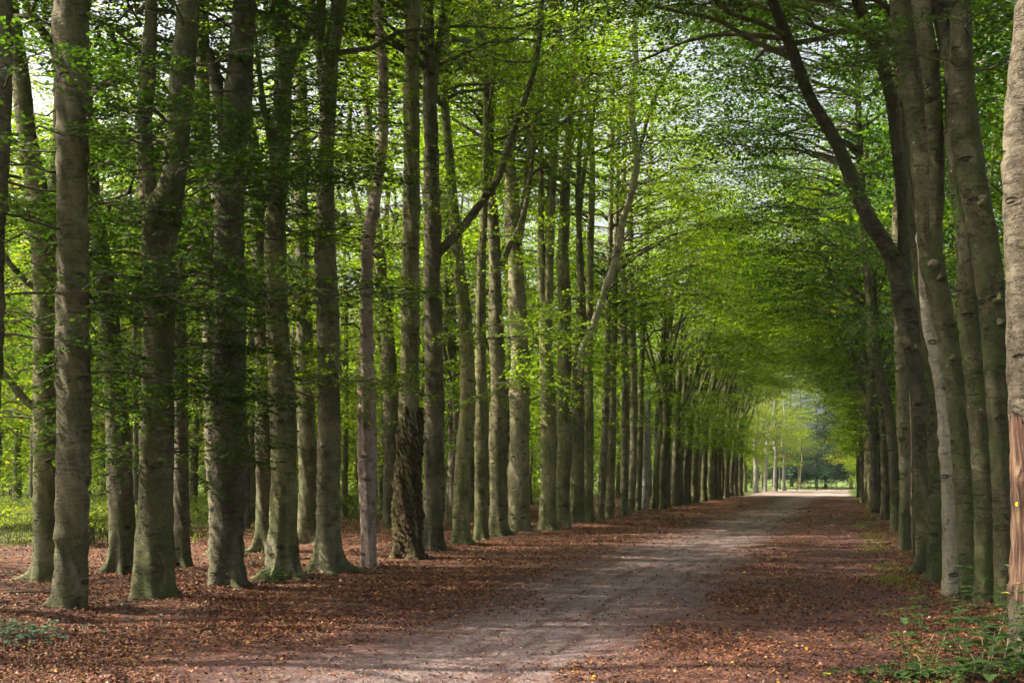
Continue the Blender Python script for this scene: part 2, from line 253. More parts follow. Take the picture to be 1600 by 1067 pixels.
# ------------------------------------------------------------------ hero trees (traced at their own distance)
# kind, bark, depth(None = from base row), main path [(px,py,width)], limbs [[...]], label, leafiness
HERO=[
 ('beech_tree','S',14.2,[(-34,965,48),(-26,800,36),(-14,500,34),(-4,250,32),(3,100,30),(4,0,28)],[],'dark mossy beech cut off by the left edge of the view',.6,9.5),
 ('beech_tree','B',None,[(107,957,58),(111,900,50),(115,700,48),(114,500,47),(113,300,46),(114,100,46),(113,0,45)],[],'thick straight grey-green beech nearest the left edge, in front of the forked mossy-footed one',.55,9),
 ('beech_tree','B',None,[(72,908,46),(73,860,38),(72,700,36),(70,500,35),(66,370,38),(56,290,32),(42,210,28),(33,130,28),(22,50,25),(15,0,22)],[[(78,360,20),(86,290,20),(92,200,18),(90,95,15),(60,40,12),(38,0,10)],[(64,640,16),(45,630,12),(25,608,11),(0,580,10),(-40,560,8)],[(60,455,10),(42,440,9),(12,408,8),(-15,370,5)]],'forked beech with a moss-green root, half hidden behind the thick trunk at far left',.8,6.5),
 ('beech_tree','S',None,[(240,937,60),(241,870,58),(246,650,50),(248,500,47),(248,400,48),(254,335,52),(270,285,38),(278,210,38),(285,110,35),(296,0,32)],[[(240,350,34),(232,300,28),(224,210,26),(228,140,25),(235,50,20),(236,0,18)]],'dark leaf-wrapped beech forking into two stems, second in the front row from the left',1.4,8),
 ('beech_tree','S',None,[(188,898,46),(190,830,38),(186,690,36),(178,600,32),(170,500,30),(158,400,26),(147,330,24),(142,260,22),(135,150,18),(130,0,16)],[[(150,345,12),(140,300,10),(128,250,9),(100,200,6)]],'leaning beech bending left behind the leaf-wrapped one',.9,5),
 ('beech_tree','B',None,[(355,920,55),(356,870,50),(357,700,49),(358,500,47),(360,350,43),(360,260,42),(364,180,32),(370,100,28),(378,0,26)],[[(354,235,20),(345,165,18),(334,110,18),(329,88,14)],[(368,260,24),(381,180,22),(385,80,22),(390,0,20)]],'stout wrinkled beech with a cut stub below its fork, third in the front row',.8,5),
 ('beech_tree','S',None,[(284,884,30),(283,840,24),(283,700,22),(281,500,20),(279,350,17),(284,200,15),(288,0,12)],[],'slim beech standing between the leaf-wrapped trunk and the stout wrinkled one',.9,4.5),
 ('beech_tree','S',None,[(352,869,42),(345,800,36),(338,700,34),(332,500,28),(327,430,27),(318,300,24),(316,150,22),(318,0,18)],[],'beech hidden directly behind the stout wrinkled trunk, showing at its left side',1.,5),
 ('beech_tree','B',None,[(440,905,42),(441,860,39),(443,700,38),(440,600,37),(433,500,35),(431,330,32),(437,230,28),(442,100,24),(437,0,22)],[[(428,250,10),(421,215,9),(410,150,8),(402,80,6)],[(446,135,16),(458,88,17),(478,55,16),(495,20,15),(503,0,14)]],'beech with a small fern at its foot, fourth in the front row',.9,5),
 ('beech_tree','S',None,[(413,862,36),(415,800,30),(415,700,29),(411,550,24),(405,400,22),(402,300,20),(396,230,18),(385,160,15),(378,0,12)],[],'beech close behind the fern-footed trunk, leaning left as it rises',1.,5),
 ('beech_tree','S',None,[(482,850,34),(481,800,28),(480,700,27),(476,550,25),(471,400,21),(471,200,18),(470,80,16),(478,0,14)],[[(473,450,8),(462,420,7),(440,390,6)]],'straight beech in the second row, seen in the gap right of the fern-footed trunk',1.,5),
 ('beech_tree','B',None,[(512,893,42),(512,850,34),(514,700,34),(512,500,34),(508,380,30),(509,280,26),(511,200,25),(515,110,24),(524,50,22),(532,0,20)],[[(508,160,15),(503,110,16),(500,50,16),(502,0,15)]],'beech with wide pale spreading roots, lit from the left',.8,6),
 ('dead_tree','D',None,[(575,888,27),(575,860,24),(575,800,23),(573,650,25),(573,500,21),(573,430,17),(574,385,18),(583,330,18),(590,280,17),(598,220,16),(599,160,15),(598,100,14),(592,40,13),(590,0,12)],[],'dead barkless pinkish trunk, smooth and crooked, the palest in the front row',0,99),
 ('beech_tree','S',None,[(608,823,26),(611,700,22),(610,600,22),(604,520,21),(595,430,18),(588,360,15),(577,250,14),(573,120,12),(572,0,10)],[[(590,380,9),(560,330,8),(545,240,8),(548,120,7),(540,0,6)]],'slender curving beech behind the gap between the pinkish dead trunk and the burred one',1.,5.5),
 ('burred_beech_tree','B',None,[(636,873,40),(637,845,36),(637,760,35),(638,680,33),(640,625,31),(641,500,27),(643,300,25),(643,100,23),(644,0,23)],[],'straight trunk whose lower third is swollen with dark rough craggy bark',.6,8),
 ('beech_tree','B',None,[(675,862,36),(677,800,32),(678,750,31),(679,600,29),(675,450,26),(676,391,26),(674,250,23),(671,120,20),(667,0,19)],[[(684,395,16),(702,378,14),(718,361,13),(751,318,12),(779,276,11),(804,200,10),(836,103,8),(847,0,7)],[(676,160,14),(682,95,13),(690,50,12),(697,0,11)]],'beech throwing one long bare limb upward to the right, just right of the burred trunk',.8,6),
 ('beech_tree','S',None,[(706,816,18),(709,690,18),(707,560,14),(703,400,13),(692,230,12),(700,100,11),(694,0,10)],[],'thin beech of the second row seen left of the moss-footed bulging trunk',1.,5),
 ('beech_tree','B',None,[(720,851,36),(720,800,25),(725,700,24),(731,620,23),(728,520,21),(722,460,20),(714,390,18),(706,290,15),(698,200,13),(694,130,12),(700,0,10)],[],'moss-footed beech curving left above a knot',1.,6),
 ('beech_tree','B',None,[(752,846,28),(752,800,20),(752,650,20),(751,500,15),(753,400,13),(757,300,11),(760,150,10),(750,0,9)],[],'narrow beech with pale root toes beside the moss-footed curving trunk',1.,6),
 ('beech_tree','B',None,[(780,838,32),(778,800,26),(779,650,26),(775,500,20),(772,380,18),(764,250,15),(768,100,15),(774,0,12)],[[(783,420,9),(798,380,8),(815,345,8),(828,280,7),(838,180,6)]],'beech with pale roots spilling towards the road, left of the paired broad trunks',1.,6.5),
 ('beech_tree','B',None,[(812,832,38),(811,800,32),(811,700,31),(812,560,28),(806,430,24),(800,330,22),(796,220,16),(795,60,13),(797,0,12)],[[(806,400,14),(822,300,10),(830,180,9),(838,60,8)]],'broad beech where the row begins to close up, dark fluted foot',1.,6.5),
 ('beech_tree','B',None,[(855,828,30),(856,780,24),(856,650,22),(852,520,20),(856,450,16),(862,300,13),(870,150,11),(874,0,9)],[[(850,490,12),(846,430,12),(845,300,9),(845,100,8)]],'twin-stemmed beech next after the dark fluted trunk',1.,6.5),
 ('beech_tree','B',None,[(878,824,28),(880,770,22),(881,600,21),(882,500,20),(880,380,18),(884,280,14),(890,180,13),(896,80,11),(898,0,9)],[],'beech with a sun-flecked trunk left of the one that curves out over the road',1.,6.5),
 ('beech_tree','B',None,[(902,820,28),(902,770,22),(903,650,20),(903,590,18),(907,560,14)],[[(903,600,12),(908,552,13),(924,515,12),(937,480,11),(950,440,11),(962,405,11),(972,350,10),(983,315,10),(993,270,10),(995,235,10),(988,190,10),(987,150,10),(993,100,9),(991,50,9),(996,0,8)],[(900,600,13),(904,540,11),(908,420,9),(903,300,8),(912,100,7)],[(997,240,6),(1004,215,6),(1022,155,6),(1058,88,5),(1094,41,4)]],'beech whose big sunlit limb sweeps out in a long S-curve over the road',.3,9),
 ('beech_tree','B',None,[(918,818,24),(920,700,15),(920,560,13),(922,400,11),(925,250,9),(915,100,8),(910,0,7)],[],'dark beech close right of the trunk with the S-curved limb',1.,6),
 ('beech_tree','B',None,[(937,812,18),(945,680,11),(949,550,9),(955,300,7),(958,100,6)],[],'thin leaning beech filling the gap after the dark one',1.,6),
 ('beech_tree','B',None,[(952,810,22),(956,700,13),(958,600,10),(962,400,8),(968,150,6)],[],'dark beech with a wide foot at the bend of the row',1.,6),
 ('beech_tree','B',None,[(974,806,15),(976,740,12),(977,640,11),(975,500,9),(972,350,8),(980,150,6)],[],'beech with sun patches, third before the snapped pale stump',1.,6),
 ('beech_tree','B',None,[(986,803,14),(990,700,11),(990,560,10),(985,400,8),(990,150,6)],[],'mossy green beech, second before the snapped pale stump',1.,6),
 ('beech_tree','B',None,[(997,800,12),(1000,700,9),(1003,560,8),(1010,400,7),(1020,150,5)],[],'slim beech immediately before the snapped pale stump',1.,6),
 ('broken_tree','W',None,[(1008,798,14),(1010,760,12),(1011,700,11),(1012,650,9),(1013,627,6)],[],'snapped pale trunk ending at a jagged top in the far left row',0,99),
 # right side
 ('dead_tree','R',10.7,[(1616,1034,84),(1616,960,76),(1615,800,74),(1613,640,72),(1608,450,72),(1604,330,74),(1606,200,70),(1616,80,66),(1622,0,64)],[],'big reddish trunk at the right edge with its bark torn off down to bare wood',0,99),
 ('beech_tree','S',14.6,[(1570,962,34),(1567,850,30),(1563,700,32),(1556,600,36),(1550,480,42),(1537,380,46),(1520,280,46),(1508,200,46),(1503,130,40),(1503,60,34),(1502,0,33)],[[(1500,160,30),(1485,90,27),(1466,0,26)]],'knobbly dark beech leaning left, forked near the top, beside the reddish torn trunk',.5,8),
 ('beech_tree','S',15.0,[(1540,955,36),(1539,880,32),(1537,760,33),(1524,600,33),(1513,500,32),(1508,400,24),(1496,300,20),(1486,180,18),(1480,0,16)],[],'dark beech with a black hollow, squeezed between the two leaning ones on the right',.5,8),
 ('beech_tree','S',None,[(1512,948,32),(1511,870,27),(1507,760,30),(1492,600,32),(1475,500,33),(1457,410,38),(1449,300,42),(1438,200,42),(1424,130,36),(1408,0,33)],[[(1458,400,20),(1464,300,24),(1461,200,26),(1453,100,27),(1440,0,26)]],'dark beech splitting into two parallel upright stems right of the pale slim trunk',.5,8),
 ('pale_beech_tree','P',None,[(1485,938,26),(1485,850,25),(1481,740,23),(1474,650,20),(1462,560,18),(1450,510,17),(1444,450,15),(1440,380,13),(1436,250,12),(1430,0,10)],[],'pale slim crooked trunk standing out among the dark ones on the right',.5,8),
 ('beech_tree','S',None,[(1450,897,42),(1448,840,36),(1443,650,34),(1432,560,36),(1415,480,38),(1406,430,32),(1392,395,27),(1352,330,24),(1305,222,20),(1264,150,18),(1238,77,18),(1207,0,16)],[[(1410,450,24),(1412,400,20),(1410,330,18),(1402,220,20),(1392,150,20),(1370,80,20),(1340,0,18)]],'mossy beech whose thick limb leans far left across the road',.7,7),
 ('beech_tree','S',None,[(1462,912,30),(1463,840,26),(1462,700,26),(1458,600,24),(1440,450,20),(1428,300,18),(1420,150,16),(1415,0,14)],[],'shadowed beech between the mossy leaning one and the pale slim trunk',.6,8),
 ('beech_tree','S',None,[(1433,872,17),(1432,760,14),(1430,650,13),(1425,540,12),(1420,430,11),(1412,250,10),(1400,0,8)],[],'narrow beech just left of the mossy one with the leaning limb',.7,7),
 ('dead_tree','D',None,[(1424,856,7),(1425,760,6),(1425,650,7),(1421,540,6),(1416,470,5)],[],'thin splintered strip of bare sunlit wood between two right-hand trunks',0,99),
 ('beech_tree','B',None,[(1413,862,22),(1414,750,18),(1410,600,22),(1407,480,20),(1403,350,18),(1408,250,15),(1400,100,13),(1395,0,12)],[],'grey-pink beech left of the bare splintered strip on the right',.9,6.5),
 ('beech_tree','S',None,[(1399,832,18),(1398,750,16),(1392,670,16),(1380,600,15),(1368,560,15),(1360,480,13),(1352,380,12),(1345,250,10),(1335,0,8)],[],'right-hand beech bending left over the road above head height, beyond the grey-pink one',1.,6),
 ('beech_tree','S',None,[(1384,813,16),(1383,700,15),(1378,640,13),(1372,560,12),(1362,400,10),(1350,200,8)],[],'dark mossy beech in the right row beyond the left-bending one',1.,6),
 ('beech_tree','B',None,[(1372,801,14),(1372,720,12),(1366,620,11),(1352,500,9),(1330,380,8),(1300,250,6)],[],'light-edged beech in the right row, last before the trunks merge into a wall',1.,6),
]
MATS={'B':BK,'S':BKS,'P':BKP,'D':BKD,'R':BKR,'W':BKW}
BASES=[]
for h in HERO:
    x,y=h[3][0][0],h[3][0][1]; D=h[2] or depth(y); p=at(x,y,D); BASES.append((p[0],p[1]))
BASES=np.array(BASES)

def gh(x,y):
    """height of the ground"""
    x=np.asarray(x,float); y=np.asarray(y,float); u=x*DY-y*DX
    off=np.clip((np.abs(u+3.)-4.2)/1.8,0,1)
    z=.012*np.sin(x*1.3+.4*y)+.010*np.sin(y*1.9-x*.7+1)
    z=z+off*(.030*np.sin(x*2.3+1.1*y+.3)+.025*np.sin(-x*1.1+2.7*y)+.018*np.sin(4.1*x-3.2*y)+.02*np.sin(.5*x+.3*y))
    z=z-.035*np.exp(-((u+3.1)/1.2)**2)-.03*np.exp(-((u+.2)/.5)**2)
    for bx,by in BASES: 
        z=z+.045*np.exp(-((x-bx)**2+(y-by)**2)/.45)
    return z

# ------------------------------------------------------------------ leaf sprays
def make_spray(rng, L=.95, leaf_l=.085, nt_=7, per=5, droop=.12):
    Q=[]; TW=[]
    def curve(t): return np.array([t*L, .06*L*math.sin(3*t), -droop*L*t*t])
    def put(p, ang, size):
        a=ang+rng.normal(0,.25); tilt=rng.normal(0,.20); roll=rng.normal(0,.30)
        d=np.array([math.cos(a)*math.cos(tilt), math.sin(a)*math.cos(tilt), math.sin(tilt)-.12])
        s=np.cross([0,0,1],d); s/=np.linalg.norm(s); n=np.cross(d,s); s=s*math.cos(roll)+n*math.sin(roll)
        w=size*.32; Q.append([p,p+d*size*.5+s*w+n*.006,p+d*size,p+d*size*.5-s*w+n*.006])
    main=[curve(t) for t in np.linspace(0,1,5)]; TW.append((main,.006))
    for k in range(nt_):
        t=.12+.86*k/(nt_-1); p=curve(t); side=1 if k%2 else -1; ang=side*(.75+rng.normal(0,.12)); l=L*.48*(1-.55*t)*rng.uniform(.8,1.15)
        e=p+np.array([math.cos(ang)*l,math.sin(ang)*l,-.1*l+rng.normal(0,.03)]); TW.append(([p,(p+e)/2,e],.0035))
        for j in range(per):
            f=(j+.6)/per; put(p+(e-p)*f, ang+(1 if j%2 else -1)*.75, leaf_l*rng.uniform(.75,1.15))
        put(e,ang,leaf_l*rng.uniform(.8,1.1))
    put(curve(1),0,leaf_l)
    tv=[];tq=[];n=0
    for P,r in TW:
        v,q=tube(P,[r]+[r*.6]*(len(P)-1),3); tv.append(v); tq.append(q+n); n+=len(v)
    return np.array(Q), np.concatenate(tv), np.concatenate(tq)
R0=np.random.default_rng(5)
SPR=[make_spray(R0) for _ in range(8)]
SPB=[make_spray(R0,1.15,.13,6,3) for _ in range(8)]       # coarser, for trees far away

def add_sprays(mb, pos, ang, pitch, scale, tpl, rng, leaf_mi=1, twigs=True):
    pos=np.asarray(pos); ang=np.asarray(ang); pitch=np.asarray(pitch); scale=np.asarray(scale); idx=rng.integers(0,len(tpl),len(pos)); roll=rng.normal(0,.18,len(pos))
    for k in range(len(tpl)):
        I=np.where(idx==k)[0]
        if not len(I): continue
        ca,sa=np.cos(ang[I]),np.sin(ang[I]); cp,sp=np.cos(pitch[I]),np.sin(pitch[I]); cr,sr=np.cos(roll[I]),np.sin(roll[I]); z=np.zeros_like(ca); o=z+1
        Rz=np.stack([ca,-sa,z,sa,ca,z,z,z,o],-1).reshape(-1,3,3); Ry=np.stack([cp,z,-sp,z,o,z,sp,z,cp],-1).reshape(-1,3,3); Rx=np.stack([o,z,z,z,cr,-sr,z,sr,cr],-1).reshape(-1,3,3)
        M=(Rz@Ry@Rx)*scale[I][:,None,None]
        LQ,TV,TQ=tpl[k]; nl=len(LQ)
        V=np.einsum('iab,jb->ija',M,LQ.reshape(-1,3))+pos[I][:,None,:]; V=V.reshape(-1,3)
        mb.add(V,np.arange(len(V)).reshape(-1,4),leaf_mi,False)
        if twigs:
            V=np.einsum('iab,jb->ija',M,TV)+pos[I][:,None,:]; nq=len(TV)
            mb.add(V.reshape(-1,3),(TQ[None]+(np.arange(len(I))*nq)[:,None,None]).reshape(-1,4),0,True)

def branch(mb, p0, az, L, rise, r, rng, tpl, dens=1., twigs=True, flat=.9, sc=1.):
    """a branch that climbs, levels out and carries flat leafy sprays"""
    n=7; t=np.linspace(0,1,n); bend=rng.normal(0,.35)
    a=az+bend*t; dirs=np.stack([np.cos(a),np.sin(a),rise*(1-t*flat)*1.0-.1*t],-1); 
    P=p0+np.concatenate([[np.zeros(3)],np.cumsum((dirs[1:]+dirs[:-1])/2*L/(n-1),axis=0)]); P[1:]+=rng.normal(0,.025*L,(n-1,3))
    v,q=tube(P,r*(1-.88*t)+.004,5); mb.add(v,q,0,True)
    m=max(2,int(L/.20*dens)); tt=rng.uniform(.25,1,m)**.8; tt[0]=1; i=np.minimum((tt*(n-1)).astype(int),n-2); f=tt*(n-1)-i
    pos=P[i]*(1-f)[:,None]+P[i+1]*f[:,None]; side=rng.choice([-1,1],m)
    ang=az+bend*tt+side*rng.uniform(.3,1.1,m)*(1-.5*(tt>.95)); 
    s=sc*rng.uniform(.7,1.25,m)
    # long branches carry second-order twigs so that the spray cloud has width
    if L>2.2:
        k=rng.random(m)<.6; out=rng.uniform(.3,.34*L,m)*k; q2=pos+np.stack([np.cos(ang),np.sin(ang),rng.normal(.05,.2,m)],-1)*out[:,None]
        for a0,b0,kk in zip(pos,q2,out):
            if kk>.4: v,q=tube([a0,(a0+b0)/2+rng.normal(0,.03,3),b0],[.010,.008,.005],3); mb.add(v,q,0,True)
        pos=q2
    add_sprays(mb,pos,ang,rng.normal(.0,.22,m),s,tpl,rng,1,twigs)

# ------------------------------------------------------------------ trunks
def disp_fn(seed, flare=.45, knots=8, lump=.05, zlen=14, rough=0., flz=.22, fr=None):
    r=np.random.default_rng(seed)
    W=[(r.integers(1,5),r.uniform(.6,3.5),r.uniform(0,6.3),r.normal(0,1)) for _ in range(7)]
    W2=[(r.integers(2,9),r.uniform(6,22),r.uniform(0,6.3),r.normal(0,1)) for _ in range(9)]
    W3=[(r.integers(5,22),r.uniform(10,60),r.uniform(0,6.3),r.normal(0,1)) for _ in range(26)]
    K=[(r.uniform(0,6.28),r.uniform(.6,zlen),r.uniform(.05,.10),r.uniform(.02,.045)) for _ in range(knots)]
    nl=r.integers(4,7); ph=r.uniform(0,6.3); L2=[(r.integers(3,8),r.uniform(0,6.3)) for _ in range(2)]
    def f(rr,th,s,P):
        a=0
        for k,w,p,c in W: a=a+c*np.sin(k*th+w*s+p)
        b=0
        for k,w,p,c in W2: b=b+c*np.sin(k*th+w*s+p)
        z=np.clip(P[:,2:3],0,None)
        lob=.5+.5*np.cos(nl*th+ph+.6*np.sin(2*th))
        lob=lob**2.2*(1+.45*np.sin(th+L2[1][1]))+.15*np.cos(L2[0][0]*th+L2[0][1])
        out=rr*(1+lump*.6*a+.016*b+flare*np.exp(-z/flz)*(.18+1.0*lob)+flare*.9*np.exp(-z/.07)*lob**3+.05*np.exp(-z/.9)*np.cos(nl*th+ph))
        if rough:
            c3=0
            for k,w,p,c in W3: c3=c3+c*np.sin(k*th+w*s+p)
            out=out+rough*(c3*.25+.6*np.abs(np.sin(5*th+9*s+a)))
        for t0,s0,w0,h0 in K:
            d=np.angle(np.exp(1j*(th-t0)))*rr
            e=(d**2+((s-s0)*1.3)**2)/w0**2
            out=out+h0*(np.exp(-e)-.65*np.exp(-e*6))
        return out
    return f
RG=np.random.default_rng(11)
def extend(P,top,rng,lim=9):
    """carry a traced path on above the picture"""
    P=[np.array(p) for p in P]; d=P[-1][:3]-P[-2][:3]; d/=np.linalg.norm(d)
    while P[-1][2]<top and lim>0:
        lim-=1; d=d*.8+np.array([rng.normal(0,.10),rng.normal(0,.10),.32]); d/=np.linalg.norm(d)
        P.append(np.append(P[-1][:3]+d*1.6,max(P[-1][3]*.82,.02)))
    return P
HN=0
for (kind,mk,D,main,limbs,label,leafy,zcrown) in HERO:
    HN+=1; rng=np.random.default_rng(100+HN)
    if D is None: D=depth(main[0][1])
    base=at(main[0][0],main[0][1],D); bx,by=base[0],base[1]; o3=np.array([bx,by,0.])
    root=empty(kind,(bx,by,0)); tag(root,label,'dead tree' if kind in('dead_tree','broken_tree') else 'tree','trees in the left row of the avenue' if main[0][0]<1100 and depth(main[0][1])<75 else None)
    if main[0][0]>1100: root['group']='trees in the right row of the avenue'
    k=.5*D/F
    def conv(path,dy0=0,slope=0):
        out=[]; 
        for i,(px,py,w) in enumerate(path):
            dy=dy0+slope*i*.35; p=at(px,py,D+dy)-o3; out.append([p[0],p[1],p[2],w*k*(1.03 if main[0][0]<1100 else .96)])
        return out
    P=conv(main); P[0][2]=0.0
    P=[[P[0][0],P[0][1],-.22,P[0][3]]]+P
    w0=P[2][3]*1.03; P[0][3]=P[1][3]=w0
    broken = label.startswith('snapped') or label.startswith('thin splint')
    ztop=14.5+rng.uniform(-1,2)
    if not broken: P=extend(P,ztop,rng)
    near=D<30; seg=36 if near else (24 if D<45 else 14); step=.05 if near else (.09 if D<45 else .16)
    S=catmull(P,step)
    fl=.85 if 'spreading roots' in label else (rng.uniform(.20,.32) if D<17 else rng.uniform(.40,.75))
    if mk in 'DWR': fl=.12
    if kind=='burred_beech_tree': fl=.2
    mb=MB(); 
    v,q=tube(S[:,:3],S[:,3],seg,disp_fn(HN,fl,16 if near else 8,.05 if mk!='D' else .07,9,flz=.30 if 'spreading' in label else .2)); 
    if broken:
        top=v[-seg:]; top[:,2]+=np.abs(rng.normal(0,.18,seg)); v[-seg:]=top
    mb.add(v,q,0); 
    stems=[(S,1.)]
    for li,lb in enumerate(limbs):
        Lp=conv(lb,0,-.8 if 'S-curve over' in label else rng.normal(0,.25)); 
        if lb[-1][1]<=5: Lp=extend(Lp,ztop-1,rng)
        else: Lp.append([*(np.array(Lp[-1][:3])*1.5-np.array(Lp[-2][:3])*.5),.012 if 'stub' not in label or li else .05])
        s2=catmull(Lp,step); v,q=tube(s2[:,:3],s2[:,3],max(8,seg//2),disp_fn(HN*7+li,0,3,.03,5)); 
        if 'S-curve over' in label and li==0: pass
        else: mb.add(v,q,0)
        if 'S-curve over' in label and li==0:
            lm=MB(); lm.add(v,q,0); lo=lm.build('limb',[BKP],root); lo['label']='pale sunlit limb curving out over the road'  # sunlight on this limb is put into its colour by paler bark
        stems.append((s2,.7))
        if 'cut stub' in label and li==0:   # close the sawn stub
            c=s2[-1,:3]; ring=v[-max(8,seg//2):]; n=len(ring); vv=np.vstack([ring,c[None]]); mb.add(vv,[[i,(i+1)%n,n,n] for i in range(0)] or np.array([[i,(i+1)%n,(i+2)%n,n] for i in range(0,n-1,2)]),0)
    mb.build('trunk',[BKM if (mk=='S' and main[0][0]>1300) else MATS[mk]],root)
    if kind=='burred_beech_tree':
        zt=H+(HOR-628)/F*D; bb=MB(); rr=np.interp(S[:,2],[-.3,0,.5,1.3,zt-1.0,zt-.4,zt,zt+.45,zt+1.0,zt+1.5],[.33,.32,.265,.265,.25,.222,.203,.196,.188,.15])
        Ssel=S[:,2]<zt+1.5; Sx=S[Ssel]; sx=catmull(np.column_stack([Sx[::4,:3],rr[Ssel][::4]]),.03)
        Ssel=S[:,2]<zt+.03; Sx=S[Ssel]; sx=catmull(np.column_stack([Sx[::4,:3],rr[Ssel][::4]]),.03)
        d0=disp_fn(77,.25,16,.10,3,rough=.022)
        def ragged(rr_,th,s_,P):      # the swollen bark fades out higher or lower round the trunk
            z=P[:,2:3]+.34*np.sin(th*1+.9)+.22*np.sin(3*th+2)+.12*np.sin(8*th)+0*s_
            r=np.interp(z,[-9,.5,1.2,zt-1.1,zt-.5,zt-.1,zt+.4,zt+.9],[.30,.265,.265,.25,.226,.196,.165,.12]); r=np.where(P[:,2:3]<.5,np.maximum(r,rr_),r)
            return d0(r,th,s_,P)
        v,q=tube(sx[:,:3],sx[:,3],64,ragged); bb.add(v,q,0); b=bb.build('rough_bark',[BURR],root); b['label']='dark craggy bark swollen around the lower trunk'
    if label.startswith('big reddish'):
        zz=H+(HOR-787)/F*D; xx=at(1581,787,D)[0]; mbx=MB()
        th=np.linspace(0,2*math.pi,12,endpoint=False); ring=np.stack([.012*np.cos(th),np.zeros(12),.022*np.sin(th)],-1); ring2=ring*[.85,1,.85]; ring2[:,1]-=.006
        c=np.zeros((1,3)); c[0,1]-=.007; V=np.vstack([ring,ring2,c]); Q=[[i,(i+1)%12,12+(i+1)%12,12+i] for i in range(12)]+[[12+i,12+(i+1)%12,12+(i+2)%12,24] for i in range(0,12,2)]
        mbx.add(V,Q,0,False); m_,nt_=nodes('yellow_paint'); N(nt_).out((.75,.80,.03),.6)
        i=np.argmin(np.abs(S[:,2]-zz)); cx,cy=S[i,0],S[i,1]; R=S[i,3]*1.0; dx=xx-bx-cx; dx=max(-.93*R,min(.93*R,dx)); pm=mbx.build('paint_mark',[m_],root,(cx+dx,cy-math.sqrt(max(R*R-dx*dx,0))-.022,zz)); pm.rotation_euler=(0,0,-1.0); pm['label']='small yellow paint dot on the bare wood'
    for kx,ky,kr in [(1553,470,.058),(1537,512,.045),(1556,508,.05),(1527,318,.06)] if label.startswith('knobbly') else [(1452,418,.06),(1464,436,.05),(1483,560,.05)] if 'two parallel' in label else [(1412,542,.055),(1426,545,.06),(1432,700,.05)] if 'thick limb leans' in label else []:
        q=at(kx,ky,D); i=np.argmin(np.abs(S[:,2]-q[2])); R=S[i,3]; dx=max(-.8*R,min(.8*R,q[0]-bx-S[i,0])); kb=MB(); tt=np.linspace(-.98,1,9)
        v,qq=tube(np.stack([0*tt,-kr*.9*tt,0*tt],-1),kr*np.sqrt(np.clip(1-np.abs(tt)**2.4,.0006,1)),12,disp_fn(int(kx),0,0,.25,1)); v[:,2]-=.0; kb.add(v,qq,0)
        kb.build('knot',[BKS],root,(S[i,0]+dx,S[i,1]-math.sqrt(max(R*R-dx*dx,0))*.96,q[2]))
    if leafy>0:
        cb=MB(); tpl=SPR if D<32 else SPB; tw=D<32; left=main[0][0]<1100; road=(0. if left else math.pi)-TH; front=abs(u_of(bx,by)+9.2)<1.6 or not left
        def stem_at(S,z):
            i=min(np.searchsorted(S[:,2],z),len(S)-1); return S[i,:3].copy(),S[i,3]
        zs=S[-1,2]
        # epicormic shoots and low sprays
        nlow=int((8 if D<24 else 11)*leafy)
        for _ in range(nlow):
            z=rng.uniform(zcrown*(.75 if D<24 else .55),min(zcrown+5,zs-2)); p,r=stem_at(S,z); az=rng.uniform(0,6.28); branch(cb,p,az,rng.uniform(.7,1.9),.25,.014,rng,tpl,.9*leafy**.5,tw)
        # main crown
        for _ in range(int((40 if not left and D>13 else 22 if D<24 and mk!='S' else 30 if D<27 else 22 if mk=='S' and left else 30 if D<32 else 36)*min(leafy+(.25 if left else .45),1.1))):
            z=rng.uniform(max(zcrown,4.2) if (mk=='S' and left) else (8.6 if D<24 else 10.5 if D<46 else 7.6),zs); SS=stems[rng.integers(0,len(stems))][0] if rng.random()<.4 else S
            if z>SS[-1,2] or z<SS[0,2]: SS=S
            p,r=stem_at(SS,z); az=(road+rng.normal(0,.9)) if (front and (D>46 or not left) and rng.random()<.55) else (road+math.pi+rng.normal(0,1.3) if (front and left) else rng.uniform(0,6.28))
            L=rng.uniform(2.2,4.2)*(1.25 if front and abs(math.cos(az-road))>.7 and math.cos(az-road)>0 else .85)*(1-.45*max(0,(z-11)/6))
            branch(cb,p,az,L,rng.uniform(.25,.8),min(.05,r*.5),rng,tpl,1.,tw)
        if left and D<24 and main[0][0]<560:
            for _ in range(11):
                z=rng.uniform(2.6,7.2); p,r=stem_at(S,z); branch(cb,p,rng.uniform(0,6.28),rng.uniform(.8,2.3),.12,.014,rng,tpl,1.2,tw,sc=.9)
        if label.startswith('knobbly'):
            for z,az in ((6.5,-2.6),(6.9,-1.9),(6.4,-.8)):
                p,r=stem_at(S,z); branch(cb,p,az+rng.normal(0,.15),rng.uniform(.7,1.5),.1,.014,rng,tpl,1.6,tw,sc=.8)
        if 'leaf-wrapped' in label and label.startswith('dark'):
            for _ in range(62):
                z=rng.uniform(1.7,6.8); p,r=stem_at(S,z); branch(cb,p,rng.uniform(0,6.28),rng.uniform(.5,1.5),.15,.012,rng,tpl,1.5,tw,sc=.85)
        cb.build('crown',[BKT,LFD if (D<24 and main[0][0]<400) or (main[0][0]>1100) else LF],root)

